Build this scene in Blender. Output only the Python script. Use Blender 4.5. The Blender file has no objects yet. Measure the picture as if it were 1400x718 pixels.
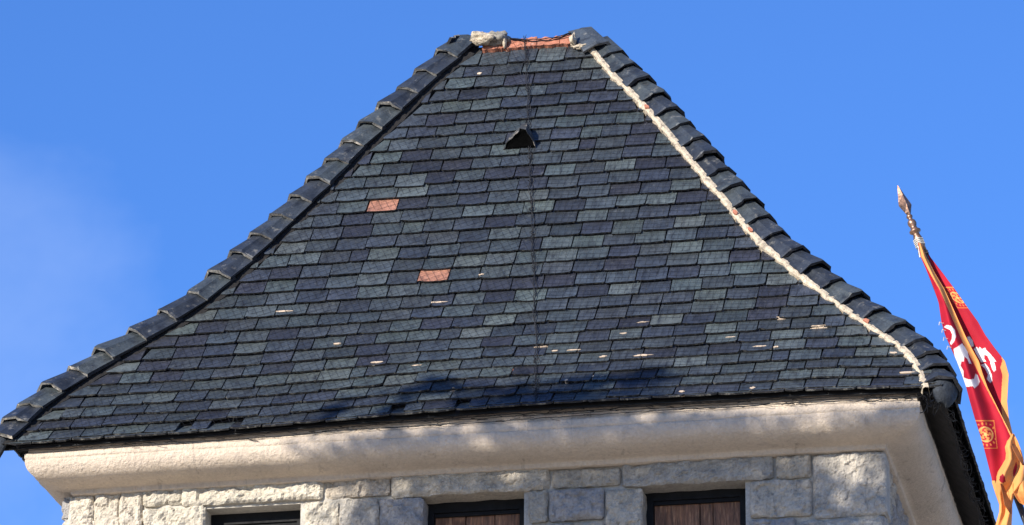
import bpy, math, random
from mathutils import Vector, Matrix, noise

# ------------------------------------------------------------------ camera
SC = bpy.context.scene
COL = SC.collection
FPX = 6500.0
PITCH, YAW, ROLL = math.radians(21.0044), math.radians(11.0311), math.radians(0.2707)
CAM = Vector((6.8486, -33.2606, 1.6374))
_fw = Vector((-math.sin(YAW) * math.cos(PITCH), math.cos(YAW) * math.cos(PITCH), math.sin(PITCH)))
_r = Vector((math.cos(YAW), math.sin(YAW), 0))
_u = _r.cross(_fw)
RIGHT = _r * math.cos(ROLL) + _u * math.sin(ROLL)
UP = _u * math.cos(ROLL) - _r * math.sin(ROLL)
cd = bpy.data.cameras.new('camera')
cd.sensor_fit = 'HORIZONTAL'
cd.sensor_width = 36.0
cd.lens = FPX / 1400 * 36.0
cd.clip_start = 0.5
cd.clip_end = 6000
cam = bpy.data.objects.new('camera', cd)
COL.objects.link(cam)
M = Matrix((RIGHT, UP, -_fw)).transposed().to_4x4()
M.translation = CAM
cam.matrix_world = M
SC.camera = cam

# ------------------------------------------------------------------ light
SUN_EL, SUN_AZ = 21.0, 31.0          # degrees; azimuth left of the facade normal
el, az = math.radians(SUN_EL), math.radians(SUN_AZ)
SUN = Vector((-math.sin(az) * math.cos(el), -math.cos(az) * math.cos(el), math.sin(el)))
sl = bpy.data.lights.new('sun', 'SUN')
sl.energy = 5.0
sl.angle = math.radians(0.55)
sl.color = (1.0, 0.93, 0.82)
so = bpy.data.objects.new('sun', sl)
COL.objects.link(so)
so.rotation_euler = SUN.to_track_quat('Z', 'Y').to_euler()
so.location = SUN * 60

W = bpy.data.worlds.new('World')
SC.world = W
W.use_nodes = True
nt = W.node_tree
nt.nodes.clear()
wo = nt.nodes.new('ShaderNodeOutputWorld')
bg = nt.nodes.new('ShaderNodeBackground')
sky = nt.nodes.new('ShaderNodeTexSky')
sky.sky_type = 'NISHITA'
sky.sun_disc = False
sky.sun_elevation = el
sky.sun_rotation = math.atan2(SUN.x, SUN.y)
sky.altitude = 600
sky.air_density = 1.0
sky.dust_density = 0.15
sky.ozone_density = 4.0
bg.inputs['Strength'].default_value = 0.115
# thin cirrus wisps over the whole sky
tc = nt.nodes.new('ShaderNodeTexCoord')
mp = nt.nodes.new('ShaderNodeMapping')
mp.inputs['Scale'].default_value = (4.0, 4.0, 6.0)
mp.inputs['Location'].default_value = (0.84, 0.2, 0.84)
nz = nt.nodes.new('ShaderNodeTexNoise')
nz.inputs['Scale'].default_value = 1.0
nz.inputs['Detail'].default_value = 7
nz.inputs['Roughness'].default_value = 0.55
nz.inputs['Distortion'].default_value = 0.35
cr = nt.nodes.new('ShaderNodeValToRGB')
cr.color_ramp.elements[0].position = 0.51
cr.color_ramp.elements[0].color = (0, 0, 0, 1)
cr.color_ramp.elements[1].position = 0.80
cr.color_ramp.elements[1].color = (0.27, 0.27, 0.27, 1)
mx = nt.nodes.new('ShaderNodeMix')
mx.data_type = 'RGBA'
mx.inputs['B'].default_value = (7.5, 8.0, 8.6, 1)
nt.links.new(tc.outputs['Generated'], mp.inputs['Vector'])
nt.links.new(mp.outputs['Vector'], nz.inputs['Vector'])
nt.links.new(nz.outputs['Fac'], cr.inputs['Fac'])
nt.links.new(cr.outputs['Color'], mx.inputs['Factor'])
wb = nt.nodes.new('ShaderNodeMix')          # cool, saturated rendering of the camera
wb.data_type = 'RGBA'
wb.blend_type = 'MULTIPLY'
wb.inputs['Factor'].default_value = 1.0
wb.inputs['B'].default_value = (0.50, 0.77, 1.19, 1)
nt.links.new(sky.outputs['Color'], wb.inputs['A'])
nt.links.new(wb.outputs['Result'], mx.inputs['A'])
nt.links.new(mx.outputs['Result'], bg.inputs['Color'])
nt.links.new(bg.outputs['Background'], wo.inputs['Surface'])

SC.view_settings.view_transform = 'Standard'
SC.view_settings.look = 'None'
SC.view_settings.gamma = 1
SC.view_settings.exposure = 0.75
SC.render.engine = 'CYCLES'

rnd = random.Random(11)
U = rnd.uniform


def ray(px, py):
    return (RIGHT * ((px - 700) / FPX) - UP * ((py - 359) / FPX) + _fw)


def unp(px, py, y):
    """point in the vertical plane y = const seen at a pixel of the photograph"""
    d = ray(px, py)
    return CAM + d * ((y - CAM.y) / d.y)


def proj(p):
    v = p - CAM
    w = v.dot(_fw)
    return (700 + FPX * v.dot(RIGHT) / w, 359 - FPX * v.dot(UP) / w)


# ------------------------------------------------------------------ helpers
def new_mesh(name, verts, faces, mats=(), mi=None, smooth=False):
    me = bpy.data.meshes.new(name)
    me.from_pydata([tuple(v) for v in verts], [], faces)
    for m in mats:
        me.materials.append(m)
    if mi:
        me.polygons.foreach_set('material_index', mi)
    if smooth:
        me.polygons.foreach_set('use_smooth', [True] * len(me.polygons))
    me.update()
    return me


def link(name, me, parent=None):
    o = bpy.data.objects.new(name, me)
    COL.objects.link(o)
    if parent:
        o.parent = parent
    return o


def tag(o, label=None, cat=None, group=None, kind=None):
    if label:
        o['label'] = label
    if cat:
        o['category'] = cat
    if group:
        o['group'] = group
    if kind:
        o['kind'] = kind
    return o


class MB:
    def __init__(self):
        self.v, self.f, self.m, self.c = [], [], [], []

    def add(self, verts, faces, m=0, col=None):
        b = len(self.v)
        self.v += [Vector(p) for p in verts]
        for f in faces:
            self.f.append(tuple(b + i for i in f))
            self.m.append(m)
        if col is not None:
            self.c += [col] * len(verts)

    def box(self, lo, hi, m=0):
        x0, y0, z0 = lo
        x1, y1, z1 = hi
        self.add([(x0, y0, z0), (x1, y0, z0), (x1, y1, z0), (x0, y1, z0), (x0, y0, z1), (x1, y0, z1), (x1, y1, z1), (x0, y1, z1)],
                 [(0, 3, 2, 1), (4, 5, 6, 7), (0, 1, 5, 4), (1, 2, 6, 5), (2, 3, 7, 6), (3, 0, 4, 7)], m)

    def tube(self, pts, r, n=3, m=0, r1=None, caps=True):
        pts = [Vector(p) for p in pts]
        k = len(pts)
        vs, fs = [], []
        for i, p in enumerate(pts):
            t = (pts[min(i + 1, k - 1)] - pts[max(i - 1, 0)])
            t = t.normalized() if t.length > 1e-9 else Vector((0, 0, 1))
            ref = Vector((0, 0, 1)) if abs(t.z) < 0.9 else Vector((1, 0, 0))
            a = t.cross(ref).normalized()
            b = a.cross(t)
            rr = r if r1 is None else r + (r1 - r) * i / (k - 1)
            for j in range(n):
                an = 2 * math.pi * j / n
                vs.append(p + a * (rr * math.cos(an)) + b * (rr * math.sin(an)))
        for i in range(k - 1):
            for j in range(n):
                j2 = (j + 1) % n
                fs.append((i * n + j, i * n + j2, (i + 1) * n + j2, (i + 1) * n + j))
        if caps:
            fs.append(tuple(range(n - 1, -1, -1)))
            fs.append(tuple((k - 1) * n + j for j in range(n)))
        self.add(vs, fs, m)

    def lathe(self, prof, origin, axis, n=16, m=0, squash=1.0):
        axis = axis.normalized()
        ref = Vector((0, 1, 0)) if abs(axis.y) < 0.9 else Vector((1, 0, 0))
        a = axis.cross(ref).normalized()
        b = a.cross(axis)
        vs, fs = [], []
        for r, h in prof:
            for j in range(n):
                an = 2 * math.pi * j / n
                vs.append(origin + axis * h + a * (r * math.cos(an)) + b * (r * squash * math.sin(an)))
        for i in range(len(prof) - 1):
            for j in range(n):
                j2 = (j + 1) % n
                fs.append((i * n + j, i * n + j2, (i + 1) * n + j2, (i + 1) * n + j))
        fs.append(tuple(range(n - 1, -1, -1)))
        fs.append(tuple((len(prof) - 1) * n + j for j in range(n)))
        self.add(vs, fs, m)

    def build(self, name, mats, parent=None, smooth=False):
        me = new_mesh(name, self.v, self.f, mats if isinstance(mats, (list, tuple)) else [mats], self.m, smooth)
        if self.c:
            at = me.color_attributes.new('Col', 'FLOAT_COLOR', 'POINT')
            at.data.foreach_set('color', [x for c in self.c for x in (c[0], c[1], c[2], 1.0)])
        return link(name, me, parent)


def fbm(p, o=4):
    return noise.fractal(p, 0.9, 2.1, o)


# ------------------------------------------------------------------ materials
def mat(name, col=(0.5, 0.5, 0.5), rough=0.7, src='const', n1=(8, 0.35), n2=(60, 0.25), bump=(40, 0.3, 0.004),
        bump2=None, spec=0.4, metal=0.0, tint=None, coords='Object', stretch=(1, 1, 1), rvar=0.1, tint2=None):
    """procedural material: base colour from a constant, the object colour or a colour attribute, broken up by noise"""
    m = bpy.data.materials.new(name)
    m.use_nodes = True
    t = m.node_tree
    N, L = t.nodes, t.links
    b = N['Principled BSDF']
    b.inputs['Specular IOR Level'].default_value = spec
    b.inputs['Metallic'].default_value = metal
    co = N.new('ShaderNodeTexCoord')
    vec = co.outputs[coords]
    if coords == 'World':
        pass
    mpn = N.new('ShaderNodeMapping')
    mpn.inputs['Scale'].default_value = stretch
    L.new(vec, mpn.inputs['Vector'])
    vec = mpn.outputs['Vector']
    if src == 'object':
        oi = N.new('ShaderNodeObjectInfo')
        base = oi.outputs['Color']
        add = N.new('ShaderNodeVectorMath')
        add.operation = 'MULTIPLY_ADD'
        cx = N.new('ShaderNodeCombineXYZ')
        for k in range(3):
            L.new(oi.outputs['Random'], cx.inputs[k])
        add.inputs[1].default_value = (37, 91, 53)
        L.new(cx.outputs[0], add.inputs[0])
        L.new(vec, add.inputs[2])
        vec = add.outputs[0]
    elif src == 'attr':
        a = N.new('ShaderNodeAttribute')
        a.attribute_name = 'Col'
        base = a.outputs['Color']
    else:
        c = N.new('ShaderNodeRGB')
        c.outputs[0].default_value = (*col, 1)
        base = c.outputs[0]

    def nodenoise(scale, detail=6, rough_=0.6):
        n = N.new('ShaderNodeTexNoise')
        n.inputs['Scale'].default_value = scale
        n.inputs['Detail'].default_value = detail
        n.inputs['Roughness'].default_value = rough_
        L.new(vec, n.inputs['Vector'])
        return n.outputs['Fac']

    def maprange(s, a, b_):
        r = N.new('ShaderNodeMapRange')
        r.inputs['From Min'].default_value = 0.3
        r.inputs['From Max'].default_value = 0.7
        r.inputs['To Min'].default_value = a
        r.inputs['To Max'].default_value = b_
        L.new(s, r.inputs['Value'])
        return r.outputs[0]

    cur = base
    if tint:
        tcol, tscale, lo, hi, amt = tint
        nn = nodenoise(tscale, 5, 0.65)
        rr = N.new('ShaderNodeMapRange')
        rr.inputs['From Min'].default_value = lo
        rr.inputs['From Max'].default_value = hi
        rr.inputs['To Max'].default_value = amt
        L.new(nn, rr.inputs['Value'])
        mm = N.new('ShaderNodeMix')
        mm.data_type = 'RGBA'
        mm.inputs['B'].default_value = (*tcol, 1)
        L.new(rr.outputs[0], mm.inputs['Factor'])
        L.new(cur, mm.inputs['A'])
        cur = mm.outputs['Result']
    if tint2:
        tcol, tscale, lo, hi, amt, st = tint2
        m2 = N.new('ShaderNodeMapping')
        m2.inputs['Scale'].default_value = st
        L.new(vec, m2.inputs['Vector'])
        nn = N.new('ShaderNodeTexNoise')
        nn.inputs['Scale'].default_value = tscale
        nn.inputs['Detail'].default_value = 6
        nn.inputs['Roughness'].default_value = .6
        L.new(m2.outputs[0], nn.inputs['Vector'])
        rr = N.new('ShaderNodeMapRange')
        rr.inputs['From Min'].default_value = lo
        rr.inputs['From Max'].default_value = hi
        rr.inputs['To Max'].default_value = amt
        L.new(nn.outputs['Fac'], rr.inputs['Value'])
        mm = N.new('ShaderNodeMix')
        mm.data_type = 'RGBA'
        mm.inputs['B'].default_value = (*tcol, 1)
        L.new(rr.outputs[0], mm.inputs['Factor'])
        L.new(cur, mm.inputs['A'])
        cur = mm.outputs['Result']
    for sc_, amp in (n1, n2):
        if amp <= 0:
            continue
        s = maprange(nodenoise(sc_), 1 - amp, 1 + amp)
        mm = N.new('ShaderNodeVectorMath')
        mm.operation = 'SCALE'
        L.new(cur, mm.inputs[0])
        L.new(s, mm.inputs['Scale'])
        cur = mm.outputs[0]
    L.new(cur, b.inputs['Base Color'])
    s = maprange(nodenoise(n1[0] * 2.3), max(0.02, rough - rvar), min(1, rough + rvar))
    L.new(s, b.inputs['Roughness'])
    last = None
    for bp in (bump, bump2):
        if not bp:
            continue
        bn = N.new('ShaderNodeBump')
        bn.inputs['Strength'].default_value = bp[1]
        bn.inputs['Distance'].default_value = bp[2]
        L.new(nodenoise(bp[0], 8, 0.65), bn.inputs['Height'])
        if last:
            L.new(last, bn.inputs['Normal'])
        last = bn.outputs[0]
    if last:
        L.new(last, b.inputs['Normal'])
    return m


SLT = dict(rough=0.40, n1=(9, 0.28), n2=(70, 0.28), bump=(45, 0.5, 0.004), bump2=(160, 0.35, 0.0015), spec=0.45, rvar=0.14,
           tint=((0.12, 0.125, 0.12), 26, 0.58, 0.74, 0.45),
           tint2=((0.012, 0.013, 0.017), 14, 0.50, 0.70, 0.7, (1.6, .35, 1)))
m_slate = mat('slate', src='object', **SLT)
m_slate_many = mat('slate_course', src='attr', **SLT)
m_edge = mat('slate_edge', (0.14, 0.135, 0.12), 0.85, n1=(30, 0.5), n2=(120, 0.4), bump=(150, 0.5, 0.002),
             tint=((0.012, 0.012, 0.014), 25, 0.36, 0.50, 0.98))
m_hip = mat('hip_slate', src='object', rough=0.42, n1=(7, 0.25), n2=(60, 0.25), bump=(35, 0.5, 0.005), bump2=(150, 0.3, 0.0015), spec=0.5,
            tint=((0.2, 0.19, 0.165), 13, 0.58, 0.72, 0.6), tint2=((0.008, 0.009, 0.012), 9, 0.5, 0.68, 0.7, (1, 1, 1)))
m_mortar = mat('lime_mortar', (0.43, 0.36, 0.265), 0.95, n1=(14, 0.25), n2=(70, 0.3), bump=(60, 0.9, 0.012), tint=((0.14, 0.115, 0.09), 22, 0.52, 0.66, 0.8))
m_mortar_in = mat('bedding_mortar', (0.20, 0.185, 0.16), 0.95, n1=(14, 0.3), n2=(70, 0.3), bump=(60, 0.9, 0.012))
m_hip_end = mat('hip_end_slate', (0.022, 0.027, 0.034), rough=0.72, n1=(9, 0.4), n2=(60, 0.4), bump=(30, 0.9, 0.012), bump2=(140, 0.5, 0.003), spec=0.35)
m_bed_shade = mat('bedding_shade', (0.010, 0.009, 0.009), 0.95, n1=(14, 0.4), n2=(70, 0.4), bump=(60, 0.9, 0.012))  # near-black, paints the shade under the left hip tiles
m_terra = mat('terracotta', (0.33, 0.125, 0.075), 0.85, n1=(12, 0.25), n2=(60, 0.25), bump=(70, 0.6, 0.005), tint=((0.42, 0.33, 0.26), 25, 0.58, 0.75, 0.6))
m_chip = mat('chipped_stone', (0.50, 0.39, 0.28), 0.9, n1=(30, 0.25), n2=(120, 0.2), bump=(120, 0.6, 0.003))
m_under = mat('roof_underlay', (0.025, 0.025, 0.027), 0.95)
m_board = mat('eaves_board', (0.05, 0.045, 0.04), 0.9)
m_stucco = mat('painted_stucco', (0.55, 0.457, 0.36), 0.88, n1=(3.0, 0.10), n2=(45, 0.10), bump=(30, 1.0, 0.022), bump2=(110, 0.6, 0.006),
               tint=((0.30, 0.25, 0.215), 6, 0.58, 0.76, 0.6),
               tint2=((0.20, 0.165, 0.14), 7, 0.60, 0.74, 0.55, (2.2, 1, .18)))
m_stone = mat('rough_stone', src='object', rough=0.93, n1=(7, 0.16), n2=(45, 0.20), bump=(22, 1.0, 0.035), bump2=(80, 0.9, 0.010),
              tint=((0.20, 0.19, 0.18), 10, 0.56, 0.70, 0.6))
m_joint = mat('wall_mortar', (0.40, 0.37, 0.32), 0.95, n1=(9, 0.2), n2=(50, 0.2), bump=(40, 0.9, 0.012))
m_frame = mat('window_frame', (0.006, 0.006, 0.007), 0.7, spec=.2, bump=(40, 0.2, 0.002))
m_wood = mat('shutter_wood', (0.15, 0.068, 0.034), 0.62, stretch=(14, 14, 1.2), n1=(3, 0.6), n2=(14, 0.5), bump=(9, 0.6, 0.004), tint=((0.34, 0.19, 0.10), 5, 0.52, 0.72, 0.8))
m_glass = mat('dark_pane', (0.01, 0.011, 0.013), 0.12, spec=0.5, bump=None)
m_pale = mat('pale_painted_wood', (0.55, 0.52, 0.46), 0.7)
m_net = mat('black_twine', (0.010, 0.010, 0.012), 0.7, bump=None)
m_lead = mat('grey_lead', (0.10, 0.105, 0.115), 0.6, metal=0.0, n1=(14, 0.35), bump=(50, 0.4, 0.004))
m_vent = mat('vent_slate', (0.030, 0.033, 0.036), 0.8, n1=(20, 0.5), n2=(60, 0.4), bump=(50, 0.9, 0.01), tint=((0.22, 0.19, 0.15), 14, 0.5, 0.62, 0.8))
m_vent_shade = mat('vent_shade', (0.003, 0.003, 0.003), 0.95, spec=0.0, bump=None)  # black for the shaded mouth of the vent
m_steel = mat('weathered_bronze', (0.25, 0.145, 0.095), 0.38, metal=0.75, n1=(20, 0.35), n2=(80, 0.3), bump=(60, 0.3, 0.003), tint=((0.05, 0.035, 0.03), 25, 0.45, 0.65, 0.7))
m_pole = mat('dark_pole', (0.035, 0.03, 0.028), 0.5, n1=(20, 0.3))
m_bark = mat('bark', (0.09, 0.065, 0.045), 0.95, n1=(10, 0.4), bump=(25, 0.9, 0.02))
m_leaf = mat('leaf', (0.06, 0.10, 0.03), 0.6, n1=(3, 0.4))
m_ground = mat('paving', (0.48, 0.42, 0.33), 0.9, n1=(0.5, 0.2), n2=(6, 0.2), bump=(20, 0.5, 0.01))


def cloth_material():
    m = bpy.data.materials.new('flag_cloth')
    m.use_nodes = True
    t = m.node_tree
    N, L = t.nodes, t.links
    b = N['Principled BSDF']
    b.inputs['Roughness'].default_value = 0.75
    b.inputs['Specular IOR Level'].default_value = 0.25
    a = N.new('ShaderNodeAttribute')
    a.attribute_name = 'Col'
    w = N.new('ShaderNodeTexNoise')
    w.inputs['Scale'].default_value = 30
    w.inputs['Detail'].default_value = 5
    co = N.new('ShaderNodeTexCoord')
    L.new(co.outputs['Object'], w.inputs['Vector'])
    bp = N.new('ShaderNodeBump')
    bp.inputs['Strength'].default_value = 0.25
    bp.inputs['Distance'].default_value = 0.004
    L.new(w.outputs['Fac'], bp.inputs['Height'])
    w2 = N.new('ShaderNodeTexNoise')
    w2.inputs['Scale'].default_value = 9
    w2.inputs['Detail'].default_value = 6
    L.new(co.outputs['Object'], w2.inputs['Vector'])
    mr = N.new('ShaderNodeMapRange')
    mr.inputs['From Min'].default_value = .3
    mr.inputs['From Max'].default_value = .7
    mr.inputs['To Min'].default_value = .80
    mr.inputs['To Max'].default_value = 1.15
    L.new(w2.outputs['Fac'], mr.inputs['Value'])
    sc = N.new('ShaderNodeVectorMath')
    sc.operation = 'SCALE'
    L.new(a.outputs['Color'], sc.inputs[0])
    L.new(mr.outputs[0], sc.inputs['Scale'])
    L.new(sc.outputs[0], b.inputs['Base Color'])
    L.new(bp.outputs[0], b.inputs['Normal'])
    tr = N.new('ShaderNodeBsdfTranslucent')
    L.new(a.outputs['Color'], tr.inputs['Color'])
    ms = N.new('ShaderNodeMixShader')
    ms.inputs[0].default_value = 0.28
    L.new(b.outputs[0], ms.inputs[1])
    L.new(tr.outputs[0], ms.inputs[2])
    L.new(ms.outputs[0], N['Material Output'].inputs['Surface'])
    return m


m_cloth = cloth_material()

# ------------------------------------------------------------------ ground
g = MB()
g.add([(-3000, -3000, 0), (3000, -3000, 0), (3000, 3000, 0), (-3000, 3000, 0)], [(0, 1, 2, 3)])
tag(g.build('ground', m_ground), 'flat pale paving around the foot of the tower', kind='structure')

# ------------------------------------------------------------------ tower geometry
EZ = 13.4           # height of the slate edge at the eaves
HW = 3.63           # half width of the roof at the eaves (front)
HD = 3.16           # half depth
EXP = 0.171         # slate exposure
tower = bpy.data.objects.new('stone_tower', None)
COL.objects.link(tower)
tower.location = (0, 3.16, 0)
tag(tower, 'square stone tower with flared dark slate hipped roof and pale moulded cornice', 'tower')
OFF = Vector((0, 3.16, 0))


def part(o, parent=tower):
    """parts are modelled in world coordinates; keep them there under the tower's empty"""
    o.parent = parent
    if parent is tower:
        o.matrix_parent_inverse = Matrix.Translation(-OFF)
    return o


# roof profile table (flared at the eaves)
DS = 0.01
TAB = []
_y = _z = 0.0
for i in range(700):
    s = i * DS
    an = math.radians(45 + 12 * min(1, s / 2.0))
    TAB.append((_y, _z, an))
    _y += math.cos(an) * DS
    _z += math.sin(an) * DS


def prof(s):
    if s < 0:
        an = TAB[0][2]
        return math.cos(an) * s, math.sin(an) * s, an
    k = min(int(s / DS), 698)
    fr = s / DS - k
    a, b = TAB[k], TAB[k + 1]
    return a[0] + (b[0] - a[0]) * fr, a[1] + (b[1] - a[1]) * fr, a[2] + (b[2] - a[2]) * fr


def sm(a, b, x):
    t = max(0, min(1, (x - a) / (b - a)))
    return t * t * (3 - 2 * t)


def lift(x, s):
    """the old eaves are not quite straight"""
    return (0.058 * sm(-2.3, -0.2, x) * (1 - 0.75 * sm(2.4, 3.6, x)) + 0.006 * math.sin(2.1 * x + 3 * s)) * max(0, 1 - s / 1.7)


def F(x, s, n=0.0):
    y, z, a = prof(s)
    return Vector((x, y - math.sin(a) * n, EZ + z + lift(x, s) + math.cos(a) * n))


def s_of_y(y):
    lo, hi = 0, 6
    for _ in range(40):
        md = (lo + hi) / 2
        if prof(md)[0] < y:
            lo = md
        else:
            hi = md
    return lo


S_TOP = s_of_y(HD)


def face_hit(px, py):
    """point (x, s) of the front roof face seen at a pixel"""
    lo, hi = 0.0, S_TOP
    for _ in range(40):
        md = (lo + hi) / 2
        y = prof(md)[0]
        p = unp(px, py, y)
        if F(p.x, md).z < p.z:
            lo = md
        else:
            hi = md
    return unp(px, py, prof(lo)[0]).x, lo


# where the slates of the front meet the hips (s up the slope, half width); the side slopes flare more than the front
HX = {1: [(-.06, 3.66), (.08, 3.611), (.35, 3.486), (.71, 3.273), (1.10, 2.993), (1.53, 2.662), (2.0, 2.321), (2.24, 2.140), (2.48, 1.985), (2.99, 1.725),
          (3.41, 1.495), (4.13, 1.115), (4.52, .890), (4.93, .630), (5.38, .395), (5.6, .30)],
      -1: [(-.06, 3.62), (.21, 3.490), (.39, 3.405), (.63, 3.285), (.98, 3.075), (1.36, 2.790), (1.62, 2.560), (2.07, 2.245), (2.75, 1.885), (3.16, 1.690),
           (3.54, 1.490), (4.12, 1.195), (4.41, 1.040), (4.95, .785), (5.23, .625), (5.43, .500), (5.6, .42)]}


def hx(sg, s):
    t = HX[sg]
    a = 0
    for d_ in (-.12, -.06, 0, .06, .12):           # smoothed look-up
        q = max(t[0][0], min(t[-1][0], s + d_))
        for p0, p1 in zip(t, t[1:]):
            if q <= p1[0]:
                a += p0[1] + (p1[1] - p0[1]) * (q - p0[0]) / (p1[0] - p0[0])
                break
    return a / 5 - .06


def edge_x(sg, s):
    """half width out to the hip line itself, under the hip tiles"""
    return hx(sg, s) + ((.075 + .145 * sm(-.1, .75, s)) if sg > 0 else (.16 + .13 * sm(0, .7, s) - .05 * sm(1.5, 2.2, s) * (1 - sm(3.4, 4.2, s))))


SIDES = []   # maps from face coordinates (front frame) to the four sides
SIDES.append((HW, lambda p: p))
SIDES.append((HD, lambda p: Vector((HW - p.y, HD + p.x, p.z))))
SIDES.append((HD, lambda p: Vector((-HW + p.y, HD - p.x, p.z))))
SIDES.append((HW, lambda p: Vector((-p.x, 2 * HD - p.y, p.z))))

# --- roof deck
def deck_pt(si, t, s):
    """point of face si: t in -1..1 along the course"""
    y, z, a = prof(s)
    if si in (0, 3):
        x = t * edge_x(1 if t > 0 else -1, s)
        return Vector((x, y if si == 0 else 2 * HD - y, EZ + z + (lift(x, s) if si == 0 else 0)))
    sg = 1 if si == 1 else -1
    return Vector((sg * edge_x(sg, s), HD + sg * t * (HD - y), EZ + z))


d = MB()
NS = 40
for si in range(4):
    vs, fs = [], []
    NX = 24
    for i in range(NS + 1):
        sb = .19 if si == 2 else -0.01
        s = sb + (S_TOP - sb) * i / NS
        for j in range(NX + 1):
            vs.append(deck_pt(si, (-1 + 2 * j / NX) * (1 if si != 3 else -1), s) - Vector((0, 0, .014)))
    for i in range(NS):
        for j in range(NX):
            a = i * (NX + 1) + j
            fs.append((a, a + 1, a + NX + 2, a + NX + 1))
    d.add(vs, fs)
roof = part(d.build('roof', m_under))
roof['label'] = 'flared hipped roof of small blue grey slates'


def rchild(o):
    o.parent = roof
    o.matrix_parent_inverse = (Matrix.Translation(OFF) @ Matrix.Translation(-OFF)).inverted() @ Matrix.Translation(Vector((0, 0, 0)))
    return o


# --- slates
PAL = [((0.052, 0.065, 0.069), 5), ((0.042, 0.052, 0.060), 5), ((0.034, 0.042, 0.053), 5), ((0.029, 0.035, 0.048), 3.6),
       ((0.026, 0.029, 0.040), 2.2), ((0.023, 0.025, 0.033), 1.4), ((0.066, 0.079, 0.080), 2.4), ((0.036, 0.043, 0.050), 4)]
PALW = [w for c, w in PAL]


def slate_colour(x, s):
    # neighbouring slates come from the same batch more often than not
    k = noise.noise(Vector((x * 0.9, s * 1.3, 3.1)))
    c = rnd.choices([c for c, w in PAL], PALW)[0]
    j = U(0.82, 1.20) * (1 + 0.12 * k)
    return (c[0] * j * U(.96, 1.04), c[1] * j, c[2] * j * U(.96, 1.04))


SW, SL, ST = 0.2400, 0.262, 0.015


def slate_verts(w0l, w0r, w1l, w1r, seed, length=SL):
    """one slate: local x across, y up the slope, z out. left/right ends at the tail and at the head"""
    r = random.Random(seed)
    NU = 6
    UT = (0, .055, .27, .5, .73, .945, 1)
    cup = r.uniform(-0.002, 0.007)
    top, fs, mi = [], [], []
    tail = [r.uniform(-.003, .003) for _ in range(NU + 1)]
    sag = r.uniform(0, .005)
    if r.random() < .16:
        tail[0] += r.uniform(.006, .022)
    if r.random() < .16:
        tail[-1] += r.uniform(.006, .022)
    if r.random() < .14:
        tail[r.randrange(1, NU)] += r.uniform(.006, .014)
    vs = []
    for row in range(3):
        v = (0, .45, 1)[row]
        for i in range(NU + 1):
            t = UT[i]
            l = w0l + (w1l - w0l) * v
            rr = w0r + (w1r - w0r) * v
            bow = 4 * t * (1 - t)
            z = 0.040 * (1 - v) + cup * (1 - bow) * (1 - v) + r.uniform(-.0007, .0007)
            y = v * length + ((tail[i] - sag * bow) if row == 0 else 0)
            if row == 0:
                z -= .0015
            vs.append((l + (rr - l) * t, y, z + ST * 0.8))
    for row in range(2):
        for i in range(NU):
            a = row * (NU + 1) + i
            fs.append((a, a + 1, a + NU + 2, a + NU + 1))
            mi.append(0)
    b = len(vs)
    for i in range(NU + 1):
        x, y, z = vs[i]
        vs.append((x, y + .002, z - ST))
    for i in range(NU):
        fs.append((b + i, b + i + 1, i + 1, i))
        mi.append(1)
    for e in (0, NU):
        x, y, z = vs[(NU + 1) * 2 + e]
        vs.append((x, y, z - ST))
        k = len(vs) - 1
        mid = NU + 1 + e
        q = (e, mid, (NU + 1) * 2 + e, k, b + e) if e else (b, k, (NU + 1) * 2, NU + 1, 0)
        fs.append(q)
        mi.append(0)
    return vs, fs, mi


VARS = []
for k in range(14):
    v, f, mi = slate_verts(-SW / 2, SW / 2, -SW / 2, SW / 2, 100 + k)
    VARS.append(new_mesh('slate', v, f, [m_slate, m_edge], mi))

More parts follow.
